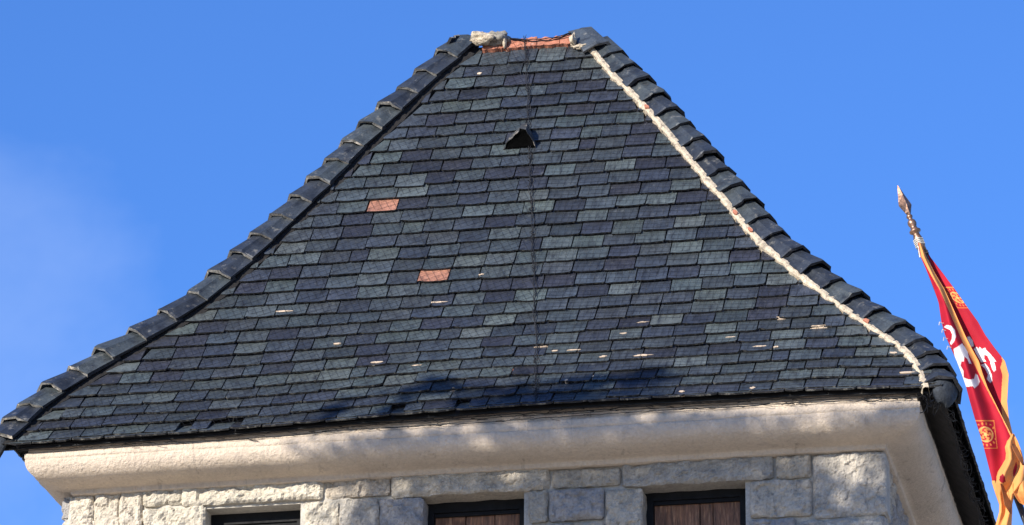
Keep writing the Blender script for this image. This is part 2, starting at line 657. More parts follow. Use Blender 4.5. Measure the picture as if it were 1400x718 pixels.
VX, VS = face_hit(710, 210)          # small vent in the roof
SKIP_PX = [(578, 556), (657, 547), (254, 571), (302, 576)]
SKIPS = [face_hit(*p) for p in SKIP_PX]
TERRA = [face_hit(526, 280), face_hit(595, 379)]
NROW = 31
singles, many = [], []
for k in range(-1, NROW):
    s0 = k * EXP if k >= 0 else -0.042
    y0, z0, a0 = prof(max(s0, 0))
    am = prof(s0 + .1)[2] if k >= 0 else a0 - .12
    h0, h1 = hx(1, s0) + .05, hx(1, s0 + SL) + .05
    g0, g1 = hx(-1, s0) + .05, hx(-1, s0 + SL) + .05
    ph = (0.5 if k % 2 else 0.0) + U(-.07, .07)
    fixed = False
    for q in TERRA:
        if k >= 0 and s0 <= q[1] < s0 + EXP:
            ph = ((q[0] - .125) / .25) % 1
            fixed = True
    n0 = math.floor(-g0 / .25 - ph) - 1
    x = (n0 + ph) * .25
    rowtilt = U(-.0015, .0015)
    while x < h0:
        w = .25 if fixed else .25 + U(-.006, .006)
        if rnd.random() < .05 and not fixed:
            w *= U(.45, .7)
        xl, xr = x, x + w
        x = xr
        g_ = .0052
        bl, br = max(xl + g_, -g0), min(xr - g_, h0)
        tl, tr = max(xl + g_, -g1), min(xr - g_, h1)
        if br - bl < .02:
            continue
        cut = bl > xl + g_ or br < xr - g_ or tl > xl + g_ or tr < xr - g_
        if tr < tl:
            if xl > 0:
                tl = tr = max(bl, min(h1, br))
                tl -= .001
            else:
                tl = tr = min(br, max(-g1, bl))
                tr += .001
        xc = (xl + xr) / 2
        if k == 0 and any(abs(xc - q[0]) < .125 for q in SKIPS):
            if rnd.random() < .45:
                continue
            bl += (xr - xl) * .42
            tl = max(tl, bl)
            cut = True
        yaw_ = U(-.017, .017)
        base = F(xc, s0, U(-.001, .003))
        base.z += U(-.0025, .0025) * (1 if k >= 0 else 0.3)
        a = am + U(-.02, .02)
        T = Vector((0, math.cos(a), math.sin(a)))
        if k >= 0:
            base += T * (U(-.006, .006) + (-U(.01, .03) if rnd.random() < .02 else 0))
        # rows follow the slight wave of the eaves
        X = (F(xc + .1, s0) - F(xc - .1, s0)).normalized()
        X = (X + T * yaw_).normalized()
        Nn = X.cross(T).normalized()
        T = Nn.cross(X)
        Mx = Matrix((X, T, Nn)).transposed().to_4x4()
        Mx.translation = base
        col = slate_colour(xc, s0)
        terra = any(abs(xc - q[0]) < .125 and s0 <= q[1] < s0 + EXP for q in TERRA)
        if terra:
            col = (0.31, 0.145, 0.095)
        cor = [Mx @ Vector(q) for q in ((bl - xc, 0, 0), (br - xc, 0, 0), (tr - xc, EXP, 0), (tl - xc, EXP, 0))]
        pp = [proj(c) for c in cor]
        area = abs(sum(pp[i][0] * pp[(i + 1) % 4][1] - pp[(i + 1) % 4][0] * pp[i][1] for i in range(4))) / 2
        if cut or k < 0:
            area *= .3
        if terra:
            area = 1e6
        singles.append([area, Mx, (bl - xc, br - xc, tl - xc, tr - xc), col, cut or k < 0, (xr - xl) / .25, k])
singles.sort(key=lambda q: -q[0])
rest = MB()
full = 0
for area, Mx, ex, col, cut, ws, k in singles:
    if not cut and full < 300:
        o = link('slate', VARS[rnd.randrange(len(VARS))])
        o.matrix_local = Mx @ Matrix.Diagonal((ws * (1 if rnd.random() < .5 else 1), 1, 1, 1))
        o.color = (*col, 1)
        o.parent = roof
        full += 1
        if col[0] > .25:
            o['label'] = 'terracotta coloured replacement slate'
    else:
        v, f, mi = slate_verts(*ex, rnd.randrange(10 ** 6))
        b = len(rest.v)
        rest.v += [Mx @ Vector(p) for p in v]
        rest.f += [tuple(b + i for i in q) for q in f]
        rest.m += mi
        rest.c += [col] * len(v)
o = rest.build('slate_course', [m_slate_many, m_edge], roof)
o['kind'] = 'stuff'

# slates of the three other faces, one part each
for si in (1, 2, 3):
    hw, fn = SIDES[si]
    mb = MB()
    for k in range(1 if si == 2 else -1, NROW):
        s0 = k * EXP if k >= 0 else -.042
        h0 = hw - prof(s0)[0] - .01
        h1 = hw - prof(s0 + SL)[0] - .01
        am = prof(s0 + .1)[2]
        y0, z0, _ = prof(s0)
        if si < 3:
            sg = 1 if si == 1 else -1
            y0 = HW - edge_x(sg, s0)
            y1_ = HW - edge_x(sg, s0 + SL)
            am = math.atan2(prof(s0 + SL)[1] - z0, y1_ - y0)
        else:
            h0, h1 = edge_x(1, s0) - .05, edge_x(1, s0 + SL) - .05
        x = -h0 + (U(-.25, 0))
        T = Vector((0, math.cos(am), math.sin(am)))
        Nn = Vector((1, 0, 0)).cross(T)
        while x < h0:
            xl, xr = x, x + .25
            x = xr
            bl, br = max(xl + .0016, -h0), min(xr - .0016, h0)
            tl, tr = max(xl + .0016, -h1), min(xr - .0016, h1)
            if br - bl < .03 or tr < tl:
                continue
            v, f, mi = slate_verts(bl, br, tl, tr, rnd.randrange(10 ** 6))
            base = Vector((0, y0, EZ + z0))
            b = len(mb.v)
            col = slate_colour(xl + 9 * si, s0)
            mb.v += [fn(base + Vector((p[0], 0, 0)) + T * p[1] + Nn * p[2]) for p in v]
            mb.f += [tuple(b + i for i in q) for q in f]
            mb.m += mi
            mb.c += [col] * len(v)
    o = mb.build('slate_course', [m_slate_many, m_edge], roof)
    o['kind'] = 'stuff'

# --- chipped pale patches on the slates
CH = [(808, 521, 40, 6), (826, 494, 10, 5), (880, 493, 22, 5), (706, 511, 14, 6), (742, 479, 18, 3), (786, 486, 16, 3), (810, 504, 14, 4),
      (933, 543, 9, 7), (390, 432, 26, 3), (600, 420, 22, 3), (516, 503, 16, 4), (571, 505, 14, 3), (1070, 442, 18, 3), (1122, 454, 26, 3),
      (1040, 480, 18, 4), (1062, 482, 8, 5), (1000, 467, 12, 3), (880, 447, 14, 3), (853, 462, 10, 4), (1030, 538, 6, 8), (760, 487, 8, 4),
      (735, 485, 6, 6), (660, 382, 8, 3), (476, 345, 5, 4), (870, 348, 5, 4), (905, 380, 5, 3), (1222, 490, 10, 5), (1240, 517, 22, 4),
      (462, 477, 12, 3), (657, 107, 6, 5), (620, 540, 8, 4), (775, 527, 5, 8), (843, 515, 4, 4), (985, 522, 5, 3)]
for px, py, wpx, hpx in CH:
    if wpx < 8 and px not in (657, 775, 1030):
        continue
    wpx, hpx = wpx * 1.25, hpx * .9
    x, s = face_hit(px, py)
    w, h = wpx / 182.0, hpx / 182.0 / .6
    n = 11
    r = random.Random(px)
    vs = []
    for lay in (0, 1):
        for j in range(n):
            an = 2 * math.pi * j / n
            q = r.uniform(.55, 1.1) if lay == 0 else None
            if lay == 0:
                vs.append((math.cos(an) * w / 2 * q, math.sin(an) * h / 2 * q))
    pts = vs
    mb = MB()
    out = [F(x + a, s + b, .058 - .0265 * ((s + b) / EXP % 1)) for a, b in pts]
    inn = [F(x + a, s + b, .012) for a, b in pts]
    mb.add(out + inn, [tuple(range(n))] + [(j, n + j, n + (j + 1) % n, (j + 1) % n) for j in range(n)])
    ter = px in (706,)
    o = mb.build('chip', m_terra if ter else m_chip, roof)

# --- eaves: fascia board and dark underside
fb = MB()
for si, (hw, fn) in enumerate(SIDES):
    vs = []
    for (y, z) in ((.225, .0), (.225, .26), (.26, .26), (.26, .0)):
        for sgn in (-1, 1):
            vs.append(fn(Vector((sgn * (hw - y), y, EZ + z))))
    fb.add(vs, [(0, 1, 3, 2), (2, 3, 5, 4), (4, 5, 7, 6), (6, 7, 1, 0)])
    if si == 2:
        continue
    # rough tilting fillet under the first slates
    vs = []
    for (y, z) in ((.01, -.012), (.012, -.022), (.24, .17), (.24, .21)):
        for j in range(41):
            x = (hw - y) * (-1 + j / 20)
            vs.append(fn(Vector((x, y, EZ + z + (lift(x, 0) if si == 0 else 0)))))
    fs = []
    for r_ in range(3):
        for j in range(40):
            a = r_ * 41 + j
            fs.append((a, a + 41, a + 42, a + 1))
    fb.add(vs, fs)
part(fb.build('eaves_board', m_board))

# --- hip tiles
def hip_frame(sg, s, back=False):
    def hp(q):
        y, z, _ = prof(q)
        return Vector((sg * edge_x(sg, max(q, -.05)), y, EZ + z))
    a = prof(s)[2]
    H = hp(s)
    T = (hp(s + .16) - hp(s - .16)).normalized()
    nf = Vector((0, -math.sin(a), math.cos(a)))
    nf = (nf - T * nf.dot(T)).normalized()
    ns = T.cross(Vector((0, 1, 0))).normalized()
    if ns.z < 0:
        ns = -ns
    wf = T.cross(nf).normalized()
    if wf.x * sg > 0:
        wf = -wf
    ws = T.cross(ns).normalized()
    if ws.y < 0:
        ws = -ws
    if back:
        fl = Matrix(((1, 0, 0), (0, -1, 0), (0, 0, 1)))
        H = Vector((H.x, 2 * HD - H.y, H.z))
        nf, ns, T, wf, ws = (fl @ q for q in (nf, ns, T, wf, ws))
    return H, nf, ns, T, wf, ws


def hip_section(fr, lift_, wf_len, ws_len, th, crest, up=0.0):
    H, nf, ns, T, wf, ws = fr
    m = (nf + ns).normalized()
    el_ = .4 * lift_ + .6 * up + .012
    o = [H + wf * wf_len + nf * (.030 + el_), H + wf * (wf_len * .45) + nf * (.034 + lift_), H + wf * .045 + nf * (.040 + lift_) + m * .006,
         H + m * (crest + lift_), H + ws * .045 + ns * (.040 + lift_) + m * .006, H + ws * (ws_len * .45) + ns * (.034 + lift_), H + ws * ws_len + ns * (.030 + el_)]
    nn = [nf, nf, (nf * 3 + m).normalized(), m, (ns * 3 + m).normalized(), ns, ns]
    i = [p - n * th for p, n in zip(o, nn)]
    return o, i


def hip_tile(fr0, fr1, seed, w=.150, up=0.0):
    r = random.Random(seed)
    ww = w * r.uniform(.975, 1.025)
    l0 = .052 + r.uniform(-.012, .016) + up
    l1 = .004 + up
    o0, i0 = hip_section(fr0, l0, ww, ww, .022, .046, up)
    o1, i1 = hip_section(fr1, l1, ww * .985, ww * .985, .022, .046, up)
    om = [a.lerp(b, .06) + Vector((0, 0, .002)) for a, b in zip(o0, o1)]
    n = len(o0)
    vs = o0 + om + o1 + i0 + i1
    vs = [v + Vector((r.uniform(-.006, .006), r.uniform(-.006, .006), r.uniform(-.006, .006))) for v in vs]
    fs, mi = [], []
    for k in range(n - 1):
        for rr in (0, 1):
            fs.append((rr * n + k, rr * n + k + 1, (rr + 1) * n + k + 1, (rr + 1) * n + k))
            mi.append(0)
        fs.append((3 * n + k, 4 * n + k, 4 * n + k + 1, 3 * n + k + 1))
        mi.append(0)
        fs.append((k, 3 * n + k, 3 * n + k + 1, k + 1))
        mi.append(1)
        fs.append((2 * n + k, 2 * n + k + 1, 4 * n + k + 1, 4 * n + k))
        mi.append(1)
    for e in (0, n - 1):
        fs.append((e, n + e, 2 * n + e, 4 * n + e, 3 * n + e))
        mi.append(2)
    return vs, fs, mi


m_butt_shade = mat('hip_edge_shade', (0.022, 0.022, 0.024), 0.9, n1=(30, 0.5), bump=(120, 0.6, 0.003))  # shaded tile ends and front edges, the shade put into the colour
m_butt_l = mat('hip_edge', (0.12, 0.115, 0.105), 0.9, n1=(30, 0.5), bump=(120, 0.6, 0.003), tint=((0.5, 0.44, 0.36), 9, 0.55, 0.66, 0.9))
for sg in (-1, 1):
    for back in (False, True):
        n = 22 if sg < 0 else 23
        s_a, s_b = .03, S_TOP + (.04 if sg < 0 else -.12)
        for k in range(n):
            s0 = s_a + (s_b - s_a) * k / n + U(-.012, .012)
            s1 = min(s_a + (s_b - s_a) * (k + 1.18) / n, S_TOP + (.10 if sg < 0 else -.02))
            v, f, mi = hip_tile(hip_frame(sg, s0, back), hip_frame(sg, s1, back), k + 50 * (sg + 2) + (9 if back else 0), up=.030 if sg < 0 else .006)
            o = link('hip_tile', new_mesh('hip_tile', v, f, [m_hip, m_butt_l if sg < 0 else m_butt_shade, m_butt_shade], mi), roof)
            c = rnd.choice([(0.020, 0.024, 0.031), (0.029, 0.035, 0.043), (0.035, 0.043, 0.049), (0.024, 0.029, 0.038), (0.042, 0.050, 0.054)])
            o.color = (*c, 1)
        # rounded end tile at the foot of the hip
        fr = hip_frame(sg, .0, back)
        H, nf, ns, T, wf, ws = fr
        m = (nf + ns).normalized()
        mb = MB()
        rings = []
        NA = 9
        for q in range(7):
            t = q / 6
            ctr = H + T * (.19 - .30 * t) + m * (.055 - .07 * t * t)
            rad = .102 * math.sqrt(max(0.10, 1 - (t * .97) ** 3))
            ring = []
            for j in range(NA):
                an = math.pi * (j / (NA - 1) - .5) * 1.12
                side = (wf - ws).normalized()
                ring.append(ctr + side * (math.sin(an) * rad) * 1.08 + m * (math.cos(an) * rad * .72 - .05))
            rings.append(ring)
        vs = [p for r_ in rings for p in r_]
        fs = [(a * NA + j, a * NA + j + 1, (a + 1) * NA + j + 1, (a + 1) * NA + j) for a in range(6) for j in range(NA - 1)]
        inner = [p - m * .02 for p in vs]
        nb = len(vs)
        fs += [tuple(nb + i for i in reversed(q)) for q in fs]
        edge = [j for j in range(NA)] + [a * NA + NA - 1 for a in range(1, 7)] + [6 * NA + j for j in range(NA - 2, -1, -1)] + [a * NA for a in range(5, 0, -1)]
        for i in range(len(edge)):
            a, b = edge[i], edge[(i + 1) % len(edge)]
            fs.append((a, nb + a, nb + b, b))
        mb.add(vs + inner, fs)
        o = mb.build('hip_end_tile', m_hip_end, roof, smooth=True)

# --- mortar along the right hip, strip of painted shade along the left
def mortar_or_shade_strip(sg, lo, hi, nlo, nhi, material, amp, seed, back=False):
    r = random.Random(seed)
    N_ = 260
    vs, fs = [], []
    for i in range(N_ + 1):
        s = -.02 + (S_TOP - .05) * i / N_
        H, nf, ns, T, wf, ws = hip_frame(sg, s, back)
        w_hi = hi + amp * fbm(Vector((s * 7, seed, 0))) + amp * .3 * noise.noise(Vector((s * 19, seed, 5)))
        zz = nhi + .012 * noise.noise(Vector((s * 22, seed, 9)))
        for (w, n) in ((lo, nlo), (lo, zz), ((lo + w_hi) / 2, zz + .006), (w_hi - .008, zz - .006), (w_hi, nlo)):
            vs.append(H + wf * w + nf * (n + .004 * noise.noise(Vector((s * 60, w * 80, seed)))))
    for i in range(N_):
        for j in range(4):
            a = i * 5 + j
            fs.append((a, a + 1, a + 6, a + 5) if sg < 0 else (a, a + 5, a + 6, a + 1))
    o = link('hip_mortar_or_shade', new_mesh('hip_mortar_or_shade', vs, fs, [material]), roof)
    return o


mortar_or_shade_strip(1, .130, .188, .0, .066, m_mortar, .028, 3)
mortar_or_shade_strip(-1, .03, .205, .0, .040, m_bed_shade, .010, 4)
# broken terracotta bits bedded in the pale mortar of the sunlit hip
for s_b in (4.35, 2.75, 2.5, 1.15):
    H, nf, ns, T, wf, ws = hip_frame(1, s_b)
    n = 7
    r = random.Random(int(s_b * 100))
    c = H + wf * (.150 + r.uniform(-.004, .01))
    out, inn = [], []
    for j in range(n):
        an = 2 * math.pi * j / n
        q = r.uniform(.6, 1.1)
        v = T * (math.cos(an) * q * .045) + wf * (math.sin(an) * q * .02)
        out.append(c + v + nf * .082)
        inn.append(c + v + nf * .02)
    mb = MB()
    mb.add(out + inn, [tuple(range(n))] + [(j, n + j, n + (j + 1) % n, (j + 1) % n) for j in range(n)])
    mb.build('terracotta_bit', m_terra, roof)

# --- top of the roof: terracotta capping course, mortar lumps, end tiles
xs = [-.50, -.36, -.30, -.13, -.03, .17, .38]
for i in range(len(xs) - 1):
    a, b = xs[i] + .003, xs[i + 1] - .003
    mb = MB()
    s0 = S_TOP - .135 + U(-.012, .012)
    s1 = S_TOP - .02 + U(-.012, .012)
    r = random.Random(i)
    N_ = 6
    fr, bk = [], []
    for j in range(N_ + 1):
        x = a + (b - a) * j / N_
        fr.append(F(x, s0 + r.uniform(-.008, .008), .052))
        bk.append(F(x, s1 + r.uniform(-.012, .012), .058 + r.uniform(-.006, .006)))
    low = [p + Vector((0, .05, -.03)) for p in fr]
    rear = [p + Vector((0, .14, -.02)) for p in bk]
    vs = low + fr + bk + rear
    fs = [(q * (N_ + 1) + j, q * (N_ + 1) + j + 1, (q + 1) * (N_ + 1) + j + 1, (q + 1) * (N_ + 1) + j) for q in range(3) for j in range(N_)]
    fs += [(0, N_ + 1, 2 * N_ + 2, 3 * N_ + 3), (N_, 4 * N_ + 3, 3 * N_ + 2, 2 * N_ + 1)]
    mb.add(vs, fs)
    mb.build('ridge_tile', m_terra, roof)


def lump(c, rx, ry, rz, name, material, seed, ax=None, amp=.22):
    mb = MB()
    nu, nv = 36, 20
    vs, fs = [], []
    for i in range(nv + 1):
        th = math.pi * i / nv
        for j in range(nu):
            ph = 2 * math.pi * j / nu
            v = Vector((math.sin(th) * math.cos(ph), math.sin(th) * math.sin(ph), math.cos(th)))
            k = 1 + amp * fbm(v * 1.5 + Vector((seed, 0, 0)), 5)
            q = Vector((v.x * rx, v.y * ry, v.z * rz)) * k
            if ax:
                q = ax @ q
            vs.append(c + q)
    for i in range(nv):
        for j in range(nu):
            j2 = (j + 1) % nu
            fs.append((i * nu + j, (i + 1) * nu + j, (i + 1) * nu + j2, i * nu + j2))
    mb.add(vs, fs)
    return mb.build(name, material, roof, smooth=True)


tl = unp(661, 50, HD - .12)
lump(unp(659, 53, HD - .14), .105, .09, .050, 'mortar_lump', m_mortar, 21, amp=.42)
lump(unp(680, 54, HD - .08), .11, .09, .062, 'mortar_lump', m_mortar_in, 5, amp=.45)
lump(unp(690, 58, HD - .13), .018, .03, .05, 'mortar_lump', m_mortar, 8)
lump(unp(784, 56, HD - .18), .026, .05, .06, 'mortar_lump', m_mortar, 11, amp=.6)
lump(unp(794, 64, HD - .20), .055, .03, .022, 'mortar_lump', m_mortar, 14, amp=.7)
# topmost tile of the right hip, larger and rounded over
fr0, fr1 = hip_frame(1, S_TOP - .30), hip_frame(1, S_TOP + .05)
v, f, mi = hip_tile(fr0, fr1, 991, w=.17)
v = [p + Vector((-.10, -.01, .035)) for p in v]
o = link('hip_tile', new_mesh('hip_tile', v, f, [m_hip, m_butt_l, m_butt_shade], mi), roof)
o.color = (.044, .053, .062, 1)

# --- small arched vent
def vent():
    prot, hw, ln = .19, .155, .24
    NA = 12
    a = prof(VS)[2]
    T = Vector((0, math.cos(a), math.sin(a)))
    Nn = Vector((0, -math.sin(a), math.cos(a)))
    B = F(VX, VS, .02)

    def ring(v, k, off=0.0):
        out = []
        for j in range(NA + 1):
            t = j / NA
            an = math.pi * t
            x = (2 * t - 1) * hw * k + .045 * math.sin(an)
            h = (1 - abs(2 * t - 1) ** 1.35) * prot * k
            jx = .034 * noise.noise(Vector((t * 9, 4, 0))) * k
            out.append(B + Vector((x + jx, 0, 0)) + T * (v + .05 * math.sin(an) + .03 * noise.noise(Vector((t * 7, v * 3, 2)))) + Nn * (h + off + .02 * noise.noise(Vector((t * 8, 1, 3))) * k))
        return out
    outer = [ring(0, 1), ring(.1, .86), ring(.2, .55), ring(ln, .06)]
    inner = [ring(0, .97), ring(.1, .80), ring(.2, .50), ring(ln * .9, .04)]
    mb = MB()
    n1 = NA + 1
    vs = [p for r_ in outer for p in r_] + [p for r_ in inner for p in r_]
    fs = []
    for q in range(3):
        for j in range(NA):
            k = q * n1 + j
            fs.append((k, k + 1, k + n1 + 1, k + n1))
            k2 = 4 * n1 + k
            fs.append((k2, k2 + n1, k2 + n1 + 1, k2 + 1))
    for j in range(NA):
        fs.append((j, 4 * n1 + j, 4 * n1 + j + 1, j + 1))
    mb.add(vs, fs)
    hood = mb.build('vent_hood', m_vent, roof)
    hood['label'] = 'small arched roof vent with dark opening'
    mb = MB()
    r = ring(.006, .955)
    mb.add(r, [tuple(range(NA + 1))])
    mb.build('vent_shade_sheet', m_vent_shade, roof)  # black sheet across the mouth stands in for the shade inside


vent()

# --- cornice
CP = [(.215, .076), (.205, .074), (.203, .030), (.200, .006), (.186, .000), (.180, -.004), (.179, -.030), (.181, -.042), (.187, -.046), (.183, -.050),
      (.182, -.062), (.185, -.085), (.192, -.107), (.203, -.128), (.220, -.148), (.245, -.166), (.280, -.183), (.325, -.196), (.375, -.206), (.430, -.213),
      (.468, -.216), (.472, -.222), (.474, -.246), (.480, -.252), (.56, -.254)]
def front_y(y):
    return .03 + (y - .18)


def front_shift(p, y):
    """move the front run of the cornice forward, keeping its mitres"""
    far = 2 * HD - .6
    t = max(0, min(1, (far - p.y) / (far - y)))
    p.y += (front_y(y) - y) * t
    p.z -= .054 * t
    return p


cb = MB()
for si, (hw, fn) in enumerate(SIDES):
    NX = 300 if si == 0 else 110
    vs, fs = [], []
    for i, (y, z) in enumerate(CP):
        for j in range(NX + 1):
            h = hw - y
            x = -h + 2 * h * j / NX
            edge = min(1, (h - abs(x)) / .06)
            p = Vector((x * 2.2 + 50 * si, i * .11, 0))
            k = .006 * noise.noise(p) + .007 * fbm(Vector((x * 13, z * 45 + 20, si)), 5) * (1 if 4 < i < 20 else .4)
            wob = .004 * noise.noise(Vector((x * 3, 7, si))) if 5 < i < 10 else 0
            fol = lift(x, 0) * max(0, 1 - i / 7) * .85 * edge if si == 0 else 0
            vs.append(front_shift(fn(Vector((x, y - k * edge, EZ + z + fol + wob * edge + .006 * noise.noise(Vector((x * .7, 2, si))) * edge))), y))
    n1 = NX + 1
    for i in range(len(CP) - 1):
        for j in range(NX):
            a = i * n1 + j
            fs.append((a, a + n1, a + n1 + 1, a + 1))
    cb.add(vs, fs)
# top of the cornice
cb.add([(-HW + .21, .07, EZ - .004), (HW - .21, .07, EZ - .004), (HW - .21, 2 * HD - .21, EZ + .05), (-HW + .21, 2 * HD - .21, EZ + .05)], [(0, 1, 2, 3)])
co = part(cb.build('cornice', m_stucco, smooth=True))
co['label'] = 'pale stucco moulded cornice under the eaves'

# --- walls
WXL, WXR, WY = -HW + .385, HW - .51, .355
WYB = 2 * HD - .5
BACK = WY + .045
OPEN = [(-2.133, -1.351), (-.405, .389), (1.290, 2.081)]
OZ0, OZ1 = EZ - 1.75, EZ - .459
ZT = EZ - .30
mb = MB()
xe = [WXL + .03] + [q for o_ in OPEN for q in o_] + [WXR - .03]
mb.box((xe[0], BACK, OZ1), (xe[-1], BACK + .35, ZT))
for i in range(0, len(xe), 2):
    mb.box((xe[i], BACK + .002, OZ0), (xe[i + 1], BACK + .35, OZ1))
mb.box((xe[0], BACK, 0), (xe[-1], BACK + .35, OZ0))
mb.box((xe[0], WYB - .3, 0), (xe[-1], WYB, ZT))
mb.box((xe[0], BACK + .35, 0), (xe[0] + .35, WYB - .3, ZT))
mb.box((xe[-1] - .35, BACK + .35, 0), (xe[-1], WYB - .3, ZT))
wall = part(mb.build('wall', m_joint))
wall['label'] = 'wall of rough grey stone blocks'

CREAM, GREY, BLUE, PALE = (.50, .47, .41), (.39, .36, .31), (.30, .295, .30), (.52, .48, .42)


def stone(x0, x1, z0, z1, col, depth=.27, face='front', amp=.036, round_=.016, proud=0.0):
    seed = U(0, 99)
    w, h = x1 - x0, z1 - z0
    nx, nz_ = max(6, min(56, int(w / .0135))), max(6, min(34, int(h / .0135)))
    vs, fs = [], []
    for i in range(nz_ + 1):
        for j in range(nx + 1):
            u, v = j / nx, i / nz_
            x, z = x0 + w * u, z0 + h * v
            e = min(min(u, 1 - u) * w, min(v, 1 - v) * h)
            n = Vector((x * 3.2 + seed, z * 3.2, seed))
            k = amp * (.55 * fbm(n * 1.3, 5) + .9 * (.35 - abs(fbm(n * 1.7 + Vector((5, 0, 0)), 5))) + .30 * (noise.cell(n * 4.3 + Vector((.6 * noise.noise(n * 5), .6 * noise.noise(n * 5 + Vector((3, 3, 3))), 0))) - .5) + .28 * fbm(n * 9, 4))
            r_ = round_ * (1 + .5 * noise.noise(n * 2))
            k -= r_ * max(0, 1 - e / .022) ** 1.4 * 1.3
            # uneven outline
            ox = .009 * noise.noise(Vector((z * 11, x * 2, seed))) * (1 if u in (0, 1) else .5)
            oz = .008 * noise.noise(Vector((x * 9, z * 2, seed + 7))) * (1 if v in (0, 1) else .5)
            cx = .5 - abs(u - .5)
            if u in (0, 1) and v in (0, 1):
                ox += (.012 if u == 0 else -.012)
                oz += (.009 if v == 0 else -.009)
            vs.append((x + ox, -k - proud, z + oz))
    n1 = nx + 1
    for i in range(nz_):
        for j in range(nx):
            a = i * n1 + j
            fs.append((a, a + 1, a + n1 + 1, a + n1))
    edge = list(range(nx + 1)) + [i * n1 + nx for i in range(1, nz_ + 1)] + [nz_ * n1 + j for j in range(nx - 1, -1, -1)] + [i * n1 for i in range(nz_ - 1, 0, -1)]
    b = len(vs)
    for e in edge:
        x, y, z = vs[e]
        vs.append((x, depth, z))
    m_ = len(edge)
    for i in range(m_):
        i2 = (i + 1) % m_
        fs.append((edge[i], b + i, b + i2, edge[i2]))
    fs.append(tuple(b + i for i in range(m_)))
    if face == 'front':
        vs = [(x, WY + y, z) for x, y, z in vs]
    elif face == 'right':
        vs = [(WXR - y, x, z) for x, y, z in vs]
    else:
        vs = [(WXL + y, -x, z) for x, y, z in vs]
    me = new_mesh('stone', vs, fs, [m_stone])
    o = link('stone', me, wall)
    j = U(1.0, 1.14)
    o.color = (col[0] * j * 1.04, col[1] * j, col[2] * j * .93, 1)
    return o


def pstone(px0, px1, py0, py1, col, **kw):
    xm = (px0 + px1) / 2
    ym = (py0 + py1) / 2
    g_ = .0035
    stone(unp(px0, ym, WY).x + g_, unp(px1, ym, WY).x - g_, unp(xm, py1, WY).z + g_, unp(xm, py0, WY).z - g_, col, **kw)


pstone(92, 126, 675, 745, PALE)
pstone(126, 162, 673, 745, PALE)
pstone(162, 194, 670, 742, PALE)
pstone(194, 248, 667, 691, CREAM)
pstone(248, 441, 658, 687, CREAM, proud=.012)
pstone(194, 279, 692, 752, CREAM)
pstone(443, 533, 651, 679, (.43, .385, .33))
pstone(415, 461, 684, 748, CREAM)
pstone(462, 517, 681, 742, (.40, .38, .35))
pstone(518, 578, 680, 736, BLUE)
pstone(535, 751, 643, 675, (.42, .385, .33), proud=.012)
pstone(754, 848, 640, 665, (.41, .375, .32))
pstone(722, 749, 669, 714, GREY)
pstone(750, 826, 668, 711, BLUE, proud=.015)
pstone(827, 879, 667, 735, (.43, .395, .34))
pstone(722, 826, 714, 760, GREY)
pstone(850, 1057, 627, 660, (.35, .335, .31), proud=.012)
pstone(1060, 1109, 621, 653, (.44, .40, .34))
pstone(1024, 1110, 655, 706, (.42, .39, .345))
pstone(1111, 1212, 618, 705, (.42, .395, .36))
pstone(1024, 1088, 708, 752, BLUE)
pstone(1090, 1212, 707, 756, (.40, .375, .34))
# courses further down, below the picture's edge
cols = [CREAM, GREY, BLUE, PALE, (.43, .395, .345)]
ZLOW = EZ - .98
segs = [(WXL, OPEN[0][0]), (OPEN[0][1], OPEN[1][0]), (OPEN[1][1], OPEN[2][0]), (OPEN[2][1], WXR)]
for k in range(3):
    z1 = [EZ - .80, EZ - 1.12, EZ - 1.44][k]
    z0 = z1 - .31
    for (a, b) in segs:
        n = max(1, round((b - a) / .42))
        cut = [a] + sorted(a + (b - a) * (i + U(-.18, .18)) / n for i in range(1, n)) + [b]
        for i in range(n):
            if k == 0 and a < -3:
                zz = EZ - .83
            else:
                zz = z1
            stone(cut[i] + .004, cut[i + 1] - .004, z0 + .004, min(zz, EZ - .845 if k == 0 else zz) - .004, rnd.choice(cols))
# side walls
for face, (ya, yb) in (('right', (WY + .03, WYB)), ('left', (-WYB, -WY - .03))):
    z = ZT + .0
    for k, h in enumerate((.19, .30, .28, .33, .3, .3)):
        y = ya
        while y < yb - .1:
            w = U(.35, .75)
            y2 = min(y + w, yb)
            if yb - y2 < .2:
                y2 = yb
            stone(y + .004, y2 - .004, z - h + .004, z - .004, rnd.choice([GREY, BLUE, PALE, (.43, .395, .345)]), face=face)
            y = y2
        z -= h

